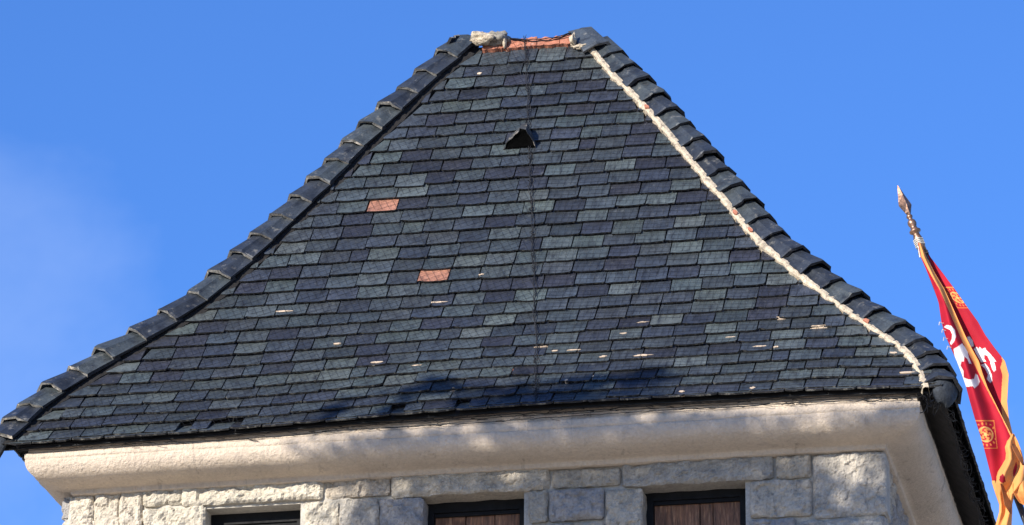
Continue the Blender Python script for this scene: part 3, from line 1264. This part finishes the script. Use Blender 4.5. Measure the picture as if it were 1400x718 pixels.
# --- windows
for wi, (a, b) in enumerate(OPEN):
    w_ = bpy.data.objects.new('window', None)
    COL.objects.link(w_)
    w_.location = ((a + b) / 2, WY + .2, OZ0)
    w_.parent = tower
    w_.matrix_parent_inverse = Matrix.Translation(-OFF)
    inv = Matrix.Translation(-Vector(((a + b) / 2, WY + .2, OZ0)))

    def wp(o):
        o.parent = w_
        o.matrix_parent_inverse = inv
        return o
    yf = WY + .20
    t = .065
    mb = MB()
    mb.box((a - .01, yf, OZ1 - .085), (b + .01, yf + .09, OZ1 + .01))
    mb.box((a - .01, yf + .001, OZ0), (a + t, yf + .089, OZ1 - .085))
    mb.box((b - t, yf + .001, OZ0), (b + .01, yf + .089, OZ1 - .085))
    mb.box((a + t, yf + .002, OZ0), (b - t, yf + .088, OZ0 + .06))
    wp(mb.build('frame', m_frame))
    mb = MB()
    mb.box((a + t, yf + .018, OZ1 - .115), (b - t, yf + .085, OZ1 - .087))
    wp(mb.build('inner_frame', m_frame))
    if wi == 0:
        mb = MB()
        n = 9
        for j in range(n):
            x0 = a + t + .02 + (b - a - 2 * t - .06) * j / n
            x1 = a + t + .02 + (b - a - 2 * t - .06) * (j + 1) / n
            zt = OZ1 - .125 + .012 * math.sin(j * 1.3)
            mb.box((x0, yf - .035 + .0007 * j, OZ1 - .172), (x1, yf + .06 + .0007 * j, zt - .012))
        wp(mb.build('blind_rail', m_pale))
        mb = MB()
        mb.box((a + t, yf + .062, OZ0 + .06), (b - t, yf + .075, OZ1 - .11))
        wp(mb.build('pane', m_glass))
    else:
        n = 3 if wi == 1 else 3
        x = a + t
        ww = (b - t - x)
        cuts = ([0, .36, .70, 1] if wi == 1 else [0, .53, .68, 1])
        for j in range(n):
            mb = MB()
            dj = .004 * (j % 2)
            mb.box((x + ww * cuts[j] + .004, yf + .040 + dj, OZ0 + .06), (x + ww * cuts[j + 1] - .004, yf + .065 + dj, OZ1 - .112))
            o = wp(mb.build('plank', m_wood))
        mb = MB()
        mb.box((x, yf + .072, OZ0 + .06), (b - t, yf + .08, OZ1 - .11))
        wp(mb.build('backing_board', m_frame))
    mb = MB()
    mb.box((a - .02, WY - .02, OZ0 - .10), (b + .02, yf + .1, OZ0 - .001))
    wp(mb.build('sill', m_joint))

# ------------------------------------------------------------------ bird netting over the roof
net = bpy.data.objects.new('bird_netting', None)
COL.objects.link(net)
net.location = (0, 0, EZ)
tag(net, 'fine black bird netting stretched over the slate roof', 'netting')
NINV = Matrix.Translation(-Vector((0, 0, EZ)))


def npart(o):
    o.parent = net
    o.matrix_parent_inverse = NINV
    return o


def net_n(x, s):
    return .052 + .012 * noise.noise(Vector((x * 1.7, s * 1.7, 4)))


def inside(x, s):
    return 0 <= s <= S_TOP and abs(x) <= HW - prof(s)[0] - .10


def seam_x(s):
    return SEAM0 + (SEAM1 - SEAM0) * s / S_TOP


SEAM0 = face_hit(738, 545)[0]
SEAM1 = face_hit(716, 80)[0]
NETR = .0012
mb = MB()


def net_line(p0, dvec, left):
    pts = []
    run = []
    n = 120
    for i in range(n):
        x, s = p0[0] + dvec[0] * i * .075, p0[1] + dvec[1] * i * .075
        x += .006 * noise.noise(Vector((x * 3, s * 3, 8)))
        ok = inside(x, s) and ((x < seam_x(s)) == left)
        if ok:
            run.append(F(x, s, net_n(x, s)))
        if (not ok or i == n - 1) and run:
            if len(run) > 1:
                mb.tube(run, NETR, 3, caps=False)
            run = []


for left in (True, False):
    ang = math.radians(24 if left else -3)
    c, s_ = math.cos(ang), math.sin(ang)
    sp = .055
    for i in range(-90, 150):
        o_ = i * sp
        net_line((o_ * c + 4.2 * s_, o_ * s_ - 4.2 * c + 2.6), (-s_, c), left)
        net_line((-o_ * s_ - 4.2 * c, o_ * c - 4.2 * s_ + 1), (c, s_), left)
npart(mb.build('net_mesh', m_net))['kind'] = 'stuff'

# seam cords where two nets are laced together
mb = MB()
for q in range(3):
    pts = []
    for i in range(170):
        s = -.03 + (S_TOP + .05) * i / 169
        x = seam_x(s) + .016 * math.sin(s * 21 + q * 2.1) * (.4 + abs(noise.noise(Vector((s * 3, q, 1))))) + .02 * noise.noise(Vector((s * 2.3, q, 6)))
        pts.append(F(x, s, .056 + .012 * math.cos(s * 21 + q * 2.1)))
    mb.tube(pts, .0032 if q < 2 else .0022, 4)
npart(mb.build('lacing_cord', m_net))
mb = MB()
for i in range(22):
    s = U(.1, S_TOP)
    x = seam_x(s)
    pts = []
    ph = U(0, 6)
    for j in range(14):
        an = ph + j * .5
        pts.append(F(x + .028 * math.cos(an) * U(.7, 1), s + .03 * math.sin(an), .06 + .01 * math.sin(an * 2)))
    mb.tube(pts, .0024, 3)
npart(mb.build('lacing_knots', m_net))['kind'] = 'stuff'
# cord across the gap at the top
mb = MB()
A_, B_ = unp(697, 52, HD - .1), unp(781, 45, HD - .12)
for q in range(3):
    pts = []
    for i in range(25):
        t = i / 24
        p = A_.lerp(B_, t)
        p.z -= .035 * math.sin(math.pi * t) * (1 + .3 * q) - .01 * noise.noise(Vector((t * 9, q, 2)))
        p.y += .01 * q
        pts.append(p)
    mb.tube(pts, .0045, 4)
npart(mb.build('top_cord', m_net))
# gathered net along the front eaves
mb = MB()
for q in (1, 4, 6, 8):
    pts = []
    for i in range(181):
        x = -HW + .14 + (2 * HW - .30) * i / 180
        fr = noise.noise(Vector((x * 1.5, q * 3.3, 1)))
        z = -.046 + .062 * (q / 8) + .020 * fr + .008 * noise.noise(Vector((x * 12, q, 3))) + .35 * lift(x, 0)
        y = .020 - .022 * (q / 8) + .015 * noise.noise(Vector((x * 4, q, 5)))
        pts.append(Vector((x, y, EZ + z)))
    mb.tube(pts, .0030 + .0022 * (q % 3 == 0), 3)
for i in range(170):
    x = U(-HW + .15, HW - .2)
    z = U(-.05, .02) + .35 * lift(x, 0)
    an = U(-.9, .9)
    ln = U(.02, .09)
    p = Vector((x, U(-.005, .025), EZ + z))
    mb.tube([p, p + Vector((ln * .5, U(-.01, .005), ln * .5 * math.sin(an) * .5)), p + Vector((ln, 0, ln * math.sin(an) * .4))], U(.0016, .004), 3)
npart(mb.build('eaves_bundle', m_net))['kind'] = 'stuff'
# loose loops hanging along the side eaves
for sg in (1, -1):
    mb = MB()
    for q in range(7 if sg > 0 else 0):
        pts = []
        for i in range(420):
            y = -.02 + 5.9 * i / 419
            a_ = 15 * y + q * 1.7 + 9 * noise.noise(Vector((y * 2.3, q, 1)))
            rr = .030 + .040 * noise.noise(Vector((y * 4, q, 7)))
            pts.append(Vector((sg * (HW + .000 + rr * math.cos(a_) + .02 * noise.noise(Vector((y * 1.3, q, 9)))), y + .04 * math.sin(a_ * .5), EZ - .005 + .3 * (q - 3) * .03 + rr * math.sin(a_))))
        mb.tube(pts, .0034, 3)
    # corner bundle
    for q in range(26 if sg > 0 else 0):
        c0 = Vector((sg * (HW - .10 + U(-.08, .08)), .06 + U(-.07, .1), EZ + U(-.09, .06)))
        ph = U(0, 6)
        ax1 = Vector((U(-1, 1), U(-1, 1), U(-1, 1))).normalized() * U(.03, .075)
        ax2 = Vector((U(-1, 1), U(-1, 1), U(-1, 1))).normalized() * U(.03, .075)
        mb.tube([c0 + ax1 * math.cos(ph + j * .45) + ax2 * math.sin(ph + j * .45) for j in range(12)], .004, 3)
    if mb.v:
        npart(mb.build('hanging_loops', m_net))['kind'] = 'stuff'

# ------------------------------------------------------------------ flagpole and flag
YF = -10.5


def P(px, py, dy=0.0):
    return unp(px, py, YF + dy)


p_tip, p_low = P(1226.5, 252, .0), P(1402, 712, .0)
pd = (p_low - p_tip).normalized()
foot = p_tip + pd * 4.6
pole = bpy.data.objects.new('flagpole', None)
COL.objects.link(pole)
pole.location = foot
tag(pole, 'leaning dark flagpole with bronze spearhead finial beside the tower', 'flagpole')
PINV = Matrix.Translation(-foot)


def pp_(o):
    o.parent = pole
    o.matrix_parent_inverse = PINV
    return o


scale = (P(1300, 480) - P(1301, 480)).length        # metres per pixel at the flag
L_ = (P(1251, 325) - p_tip).length
mb = MB()
mb.tube([p_tip + pd * (L_ * .98), foot], .0165, 12)
pp_(mb.build('pole', m_pole, smooth=False))
ax = -pd
o0 = p_tip + pd * L_                                # base of the finial
k = scale * 1.07
mb = MB()
# collar, balls
mb.lathe([(5.6 * k, -22 * k), (5.8 * k, -2 * k), (4.6 * k, 2 * k), (4.2 * k, 5 * k), (7.4 * k, 7 * k), (7.6 * k, 9 * k), (4.4 * k, 12 * k), (4.2 * k, 15 * k),
          (5.4 * k, 17.5 * k), (5.8 * k, 20 * k), (5.2 * k, 23 * k), (3.0 * k, 25.5 * k), (2.6 * k, 27 * k), (4.0 * k, 29 * k), (4.0 * k, 31 * k), (2.4 * k, 33.5 * k)], o0, ax, 16)
pp_(mb.build('finial_collar', m_steel, smooth=True))
mb = MB()
side = ax.cross(Vector((0, 1, 0))).normalized()
dep = ax.cross(side).normalized()
blade = [(2.2, 32, 2.2), (4.5, 36, 2.6), (9.6, 47, 3.4), (8.6, 51, 3.4), (5.2, 61, 2.8), (2.4, 71, 1.8), (.4, 77, .4)]
vs, fs = [], []
for (w, h, t) in blade:
    c = o0 + ax * (h * k)
    rot = .55
    s1 = side * math.cos(rot) + dep * math.sin(rot)
    d1 = dep * math.cos(rot) - side * math.sin(rot)
    vs += [c + s1 * (w * k), c + d1 * (t * k * 1.3), c - s1 * (w * k), c - d1 * (t * k * 1.3)]
for i in range(len(blade) - 1):
    for j in range(4):
        j2 = (j + 1) % 4
        fs.append((i * 4 + j, i * 4 + j2, i * 4 + 4 + j2, i * 4 + 4 + j))
fs += [(3, 2, 1, 0), tuple(len(blade) * 4 - 4 + j for j in range(4))]
mb.add(vs, fs)
pp_(mb.build('spearhead', m_steel))
mb = MB()
for t in (23, 26):
    c = o0 - ax * (t * k)
    mb.lathe([(6.4 * k, -1.2 * k), (7.0 * k, 0), (6.4 * k, 1.2 * k)], c, ax, 12)
pp_(mb.build('pole_ring', m_steel))
mb = MB()
mb.lathe([(.05, -.02), (.055, .3), (.04, .32)], foot, ax, 14)
pp_(mb.build('socket', m_steel))

# pier that carries the pole's socket, outside the picture
pr = MB()
fx, fy, fz = foot
pr.box((fx - .45, fy - .45, 0), (fx + .45, fy + .45, fz - .25))
pier = pr.build('stone_pier', m_joint)
pier.location = (0, 0, 0)
tag(pier, 'plain stone pier carrying the foot of the leaning flagpole', 'pier')
mb = MB()
mb.box((fx - .55, fy - .55, fz - .2505), (fx + .55, fy + .55, fz - .12))
mb.box((fx - .12, fy - .12, fz - .121), (fx + .12, fy + .12, fz - .005))
cp = mb.build('cap', m_joint, pier)

RED, TAN, WHITE, YEL = (.44, .010, .028), (.80, .36, .11), (.88, .82, .78), (.78, .26, .06)


def inpoly(x, y, poly):
    c = False
    j = len(poly) - 1
    for i in range(len(poly)):
        xi, yi = poly[i]
        xj, yj = poly[j]
        if (yi > y) != (yj > y) and x < (xj - xi) * (y - yi) / (yj - yi) + xi:
            c = not c
        j = i
    return c


def Z6(pts):
    return [(1270 + a / 5.52, 440 + b / 5.52) for a, b in pts]


FRONT_W = [Z6([(112, 40), (135, 24), (170, 32), (196, 62), (204, 110), (190, 150), (168, 176), (158, 160), (172, 130), (176, 95), (160, 62), (136, 52)]),
           Z6([(186, 205), (215, 190), (250, 163), (290, 215), (300, 265), (322, 318), (304, 316), (290, 280), (268, 262), (262, 300), (245, 298), (238, 330), (262, 372), (262, 420), (300, 436), (340, 432),
               (352, 392), (368, 402), (384, 450), (374, 475), (345, 502), (330, 485), (275, 494), (250, 440), (225, 370), (208, 310), (192, 250)])]
BACK_W = [Z6([(286, 118), (305, 108), (330, 140), (338, 185), (318, 190), (300, 150)]),
          Z6([(338, 205), (362, 190), (372, 206), (385, 190), (400, 208), (425, 195), (432, 212), (470, 250), (508, 300), (490, 302), (500, 330), (506, 362), (490, 378), (474, 352), (462, 300), (440, 255), (418, 250),
               (415, 280), (436, 302), (392, 304), (368, 262)]),
          Z6([(392, 326), (425, 314), (452, 350), (474, 400), (478, 446), (462, 462), (436, 430), (446, 400), (428, 362), (410, 340)])]


def lerp_tab(tab, y):
    if y <= tab[0][0]:
        return tab[0][1:]
    for a, b in zip(tab, tab[1:]):
        if y <= b[0]:
            t = (y - a[0]) / (b[0] - a[0])
            return tuple(p + (q - p) * t for p, q in zip(a[1:], b[1:]))
    return tab[-1][1:]


# y, left edge, tan border left, fold (tan border right), outer edge of the rear panel
FT = [(332, 1255, 1256, 1259, 1261), (352, 1259, 1260, 1267, 1272), (375, 1269, 1272, 1279, 1290), (395, 1277, 1284, 1291, 1305), (415, 1283.5, 1293, 1300, 1319),
      (440, 1287, 1304, 1311, 1337), (458, 1292, 1312, 1319, 1347), (476, 1300, 1320, 1328, 1360), (494, 1308, 1330, 1338, 1374), (512, 1315, 1339, 1343.5, 1379), (530, 1321, 1348, 1350, 1378),
      (549, 1326, 1358, 1359.5, 1377), (570, 1332, 1369, 1370, 1379), (595, 1340, 1381, 1383, 1385), (612, 1345, 1386, 1388, 1389), (655, 1356, 1394, 1396, 1397)]
flag = bpy.data.objects.new('heraldic_flag', None)
COL.objects.link(flag)
flag.location = P(1262, 340)
tag(flag, 'folded red flag with white beast and orange border hanging from the leaning pole', 'flag')
FINV = Matrix.Translation(-P(1262, 340))


def sheet(name, rows, cols, pos, colour):
    """cloth sheet: pos(u, v) -> world point, colour(u, v) -> colour; real thickness from a second skin"""
    vs, cs, fs = [], [], []
    for i in range(rows + 1):
        for j in range(cols + 1):
            u, v = j / cols, i / rows
            vs.append(pos(u, v))
            cs.append(colour(u, v))
    n1 = cols + 1
    for i in range(rows):
        for j in range(cols):
            a = i * n1 + j
            fs.append((a, a + n1, a + n1 + 1, a + 1))
    me = new_mesh(name, vs, fs, [m_cloth], smooth=True)
    at = me.color_attributes.new('Col', 'FLOAT_COLOR', 'POINT')
    at.data.foreach_set('color', [x for c in cs for x in (*c, 1.0)])
    o = link(name, me)
    o.parent = flag
    o.matrix_parent_inverse = FINV
    sd = o.modifiers.new('thickness', 'SOLIDIFY')
    sd.thickness = .0016
    return o


def medallion(px, py, cx, cy, h, lean):
    x = (px - cx) - lean * (py - cy)
    y = (py - cy)
    m = max(abs(x) / .72, abs(y))
    if m > h:
        return None
    if m > h * .93:
        return YEL
    r = math.hypot(x, y)
    R = h * .55
    an = math.atan2(y, x)
    if r < R:
        if r < R * .22 or abs(r - R * .93) < R * .09:
            return (.80, .42, .14)
        if r < R * .85 and math.cos(an * 5 + 1.2 * math.sin(r * 1.3)) > -.25:
            return (.78, .30, .08)
    elif m > h * .62 and r > R * 1.22 and math.sin(an * 17) > .3 and r < h * .84:
        return YEL
    return None


TOPY, BOTY = 332, 657


def front_pos(u, v):
    y = TOPY + (BOTY - TOPY) * v
    L0, t0, t1, R0 = lerp_tab(FT, y)
    x = L0 + (t1 - L0) * u
    w = (t1 - L0) * scale
    dy = -.045 - .38 * w * math.sin(math.pi * min(1, u * 1.05)) - .16 * w * (1 - u) + .20 * w * math.sin(7 * u + 5 * v)
    dy += .012 * noise.noise(Vector((u * 2, v * 7, 1)))
    return P(x, y, dy)


def front_col(u, v):
    y = TOPY + (BOTY - TOPY) * v
    L0, t0, t1, R0 = lerp_tab(FT, y)
    x = L0 + (t1 - L0) * u
    if x > t0:
        return TAN
    for pl in FRONT_W:
        if inpoly(x, y, pl):
            return WHITE
    m_ = medallion(x, y, 1347.5, 594, 19.5, .12)
    return m_ or RED


sheet('front_fold', 420, 96, front_pos, front_col)


def rear_pos(u, v):
    y = TOPY + (598 - TOPY) * v
    L0, t0, t1, R0 = lerp_tab(FT, y)
    a = t1 - 5 * min(1, v * 4)
    x = a + (R0 - a) * u
    w = (R0 - a) * scale
    dy = .015 - .10 * w * math.sin(math.pi * u * 1.5) + .75 * w * (1 - u) * .6 - .1 * w
    dy += .010 * noise.noise(Vector((u * 2, v * 8, 5)))
    return P(x, y, dy)


def rear_col(u, v):
    y = TOPY + (598 - TOPY) * v
    L0, t0, t1, R0 = lerp_tab(FT, y)
    a = t1 - 5 * min(1, v * 4)
    x = a + (R0 - a) * u
    if y > 488 and x > R0 - 8.5 * min(1, (y - 488) / 14):
        return TAN
    for pl in BACK_W:
        if inpoly(x, y, pl):
            return WHITE
    m_ = medallion(x, y, 1309, 407, 14.5, .75)
    return m_ or RED


sheet('rear_fold', 320, 72, rear_pos, rear_col)


# the lower border, gathered in swirling folds round the pole
def hem(name, tab, fold, dy0, col, rows=90, cols=40, k=1.0):
    y0, y1 = tab[0][0], tab[-1][0]

    def pos(u, v):
        y = y0 + (y1 - y0) * v
        l, r = lerp_tab(tab, y)
        w = (r - l) * scale
        d_ = dy0 + fold(u, v) * max(w, .03) * k
        return P(l + (r - l) * u, y, d_)
    return sheet(name, rows, cols, pos, lambda u, v: col(u, v, y0 + (y1 - y0) * v, (lambda lr: lr[0] + (lr[1] - lr[0]) * u)(lerp_tab(tab, y0 + (y1 - y0) * v))))


H1 = [(593, 1384, 1386), (597, 1379, 1388), (603, 1371, 1391), (611, 1369, 1394), (620, 1371.5, 1397), (628, 1371, 1399), (636, 1366, 1400), (645, 1359, 1400), (652, 1356, 1400.5), (660, 1356, 1400), (668, 1358.5, 1394), (676, 1361, 1387), (690, 1366, 1384), (700, 1366, 1384), (718, 1361, 1383), (760, 1352, 1384)]
HOLE_SHADE = [(1366, 657), (1367, 651), (1371, 648), (1374, 652), (1375, 659), (1370, 661)]
SLIT = [(1367.5, 662), (1372, 663), (1376, 678), (1382, 692), (1381, 702), (1374, 692), (1370, 678)]
SLIT2 = [(1383, 609), (1388, 607), (1392, 620), (1399, 632), (1400, 638), (1393, 628), (1386, 617)]


def hem_fold(u, v):
    return -.35 * math.sin(math.pi * u) + .22 * math.sin(9 * u + 6 * v) + .14 * math.sin(5 * u - 13 * v)


def hem_col(u, v, y, x):
    if inpoly(x, y, HOLE_SHADE):
        return (.30, .008, .02)  # opening between folds painted on, its shade in the darker red
    return TAN


hem('border_fold', H1, hem_fold, -.075, hem_col, rows=150, cols=64)
# pockets between the folds: their shade is put into darker brown patches
hem('border_fold', [(606, 1383, 1386), (612, 1384, 1391), (622, 1389, 1396), (636, 1398, 1401)], lambda u, v: .9 * (u - .5), -.135, lambda u, v, y, x: (.36, .12, .04), rows=30, cols=10)
hem('border_fold', [(661, 1367.5, 1371), (676, 1371, 1377), (690, 1373, 1383), (703, 1381.5, 1383)], lambda u, v: 1.2 * (u - .5), -.14, lambda u, v, y, x: (.42, .14, .045), rows=30, cols=10)
H2 = [(648, 1392, 1401), (656, 1387, 1404), (664, 1384, 1407), (672, 1385, 1409), (680, 1389, 1410), (687, 1394, 1411), (691, 1401, 1411)]
hem('border_fold', H2, lambda u, v: -.5 * math.sin(math.pi * v) + .2 * math.sin(8 * u), -.09, lambda u, v, y, x: TAN)
# ties along the leading edge
mb = MB()
for (px, py) in ((1288, 442), (1292, 452), (1294, 463), (1299, 475)):
    c = P(px, py, -.06)
    mb.tube([c + Vector((.012, .01, .004)), c, c + Vector((-.012, -.01, .004)), c + Vector((-.016, 0, -.010))], .0022, 5)
o = mb.build('tie', m_pale)
o.parent = flag
o.matrix_parent_inverse = FINV
mb = MB()
cc = o0 - ax * (4 * k)
pts = []
for i in range(30):
    an = i * .9
    pts.append(cc - ax * (k * i * .35) + (side * math.cos(an) + dep * math.sin(an)) * (6.3 * k))
mb.tube(pts, .0035, 5)
mb.tube([pts[-1], P(1256, 340, -.04), P(1258, 352, -.04)], .004, 5)
o = mb.build('halyard', m_pale)
o.parent = flag
o.matrix_parent_inverse = FINV

# ------------------------------------------------------------------ the tree whose crown dapples the wall
DT = 11.0
tc_ = unp(880, 690, .45) + SUN * DT
tree = bpy.data.objects.new('shade_tree', None)
COL.objects.link(tree)
base = Vector((tc_.x, tc_.y, 0))
tree.location = base
tag(tree, 'broad leafy tree standing in front of the tower, its crown shading the wall', 'tree')
TINV = Matrix.Translation(-base)
lv, lf = [], []


def shade_density(px, py):
    """how thick the crown is along the sun ray through a place on the facade"""
    def blob(cx, cy, rx, ry):
        q = ((px - cx) / rx) ** 2 + ((py - cy) / ry) ** 2
        return math.exp(-q * 1.6)
    v = 0
    if py > 628 - .05 * (px - 650):
        v = .72 * sm(420, 600, px)
    v = max(v, blob(800, 590, 130, 42), 1.8 * blob(850, 541, 85, 15), 1.3 * blob(905, 517, 30, 9), 1.8 * blob(612, 549, 46, 13), 1.4 * blob(598, 523, 24, 8), 1.2 * blob(720, 556, 60, 9), 1.2 * blob(330, 571, 22, 6), blob(1010, 640, 60, 30), blob(500, 600, 14, 40), blob(585, 600, 22, 30))
    v *= 1 - blob(1160, 632, 75, 50)
    v *= 1 - .8 * blob(693, 648, 30, 14)
    v *= 1 - .6 * blob(545, 658, 22, 18)
    v *= 1 - .7 * blob(1075, 632, 26, 18)
    v *= 1 - .5 * blob(620, 605, 40, 26)
    return v


def leaf(p, r, size):
    t = Vector((r.gauss(0, 1), r.gauss(0, 1), r.gauss(0, 1))).normalized()
    q = t.orthogonal().normalized()
    b = len(lv)
    lv.extend([p - t * size, p + q * size * .5, p + t * size, p - q * size * .5])
    lf.append((b, b + 1, b + 2, b + 3))


rl = random.Random(5)
cnt = 0
while cnt < 16000:
    px, py = rl.uniform(400, 1330), rl.uniform(495, 800)
    cnt += 1
    if rl.random() > shade_density(px, py):
        continue
    if py < 560 and False:
        continue
    p = unp(px, py, .35) + SUN * (DT + rl.uniform(-1.3, 1.3))
    leaf(p, rl, rl.uniform(.05, .085))
# the body of the crown below
C0 = tc_ + Vector((0, 0, -1.9))
clumps = []
while len(clumps) < 70:
    v = Vector((rl.uniform(-1, 1), rl.uniform(-1, 1), rl.uniform(-1, 1)))
    if .35 < v.length < 1:
        clumps.append(C0 + Vector((v.x * 2.7, v.y * 2.3, v.z * 1.5)))
for c in clumps:
    for _ in range(90):
        leaf(c + Vector((rl.gauss(0, .3), rl.gauss(0, .3), rl.gauss(0, .22))), rl, rl.uniform(.05, .09))
o = link('crown', new_mesh('crown', lv, lf, [m_leaf]))
o.parent = tree
o.matrix_parent_inverse = TINV
mb = MB()
fork = base + Vector((.1, .05, tc_.z - 5.2))
mb.tube([base, base + Vector((.12, .02, 3.0)), base + Vector((-.05, .06, 6.5)), fork], .36, 12, r1=.22)
for c in clumps[:36] + [lv[i * 4] for i in range(0, min(len(lv) // 4, 3000), 90)]:
    mb.tube([fork, fork.lerp(c, .5) + Vector((0, 0, .15)), c], .07, 6, r1=.012)
o = mb.build('trunk', m_bark)
o.parent = tree
o.matrix_parent_inverse = TINV
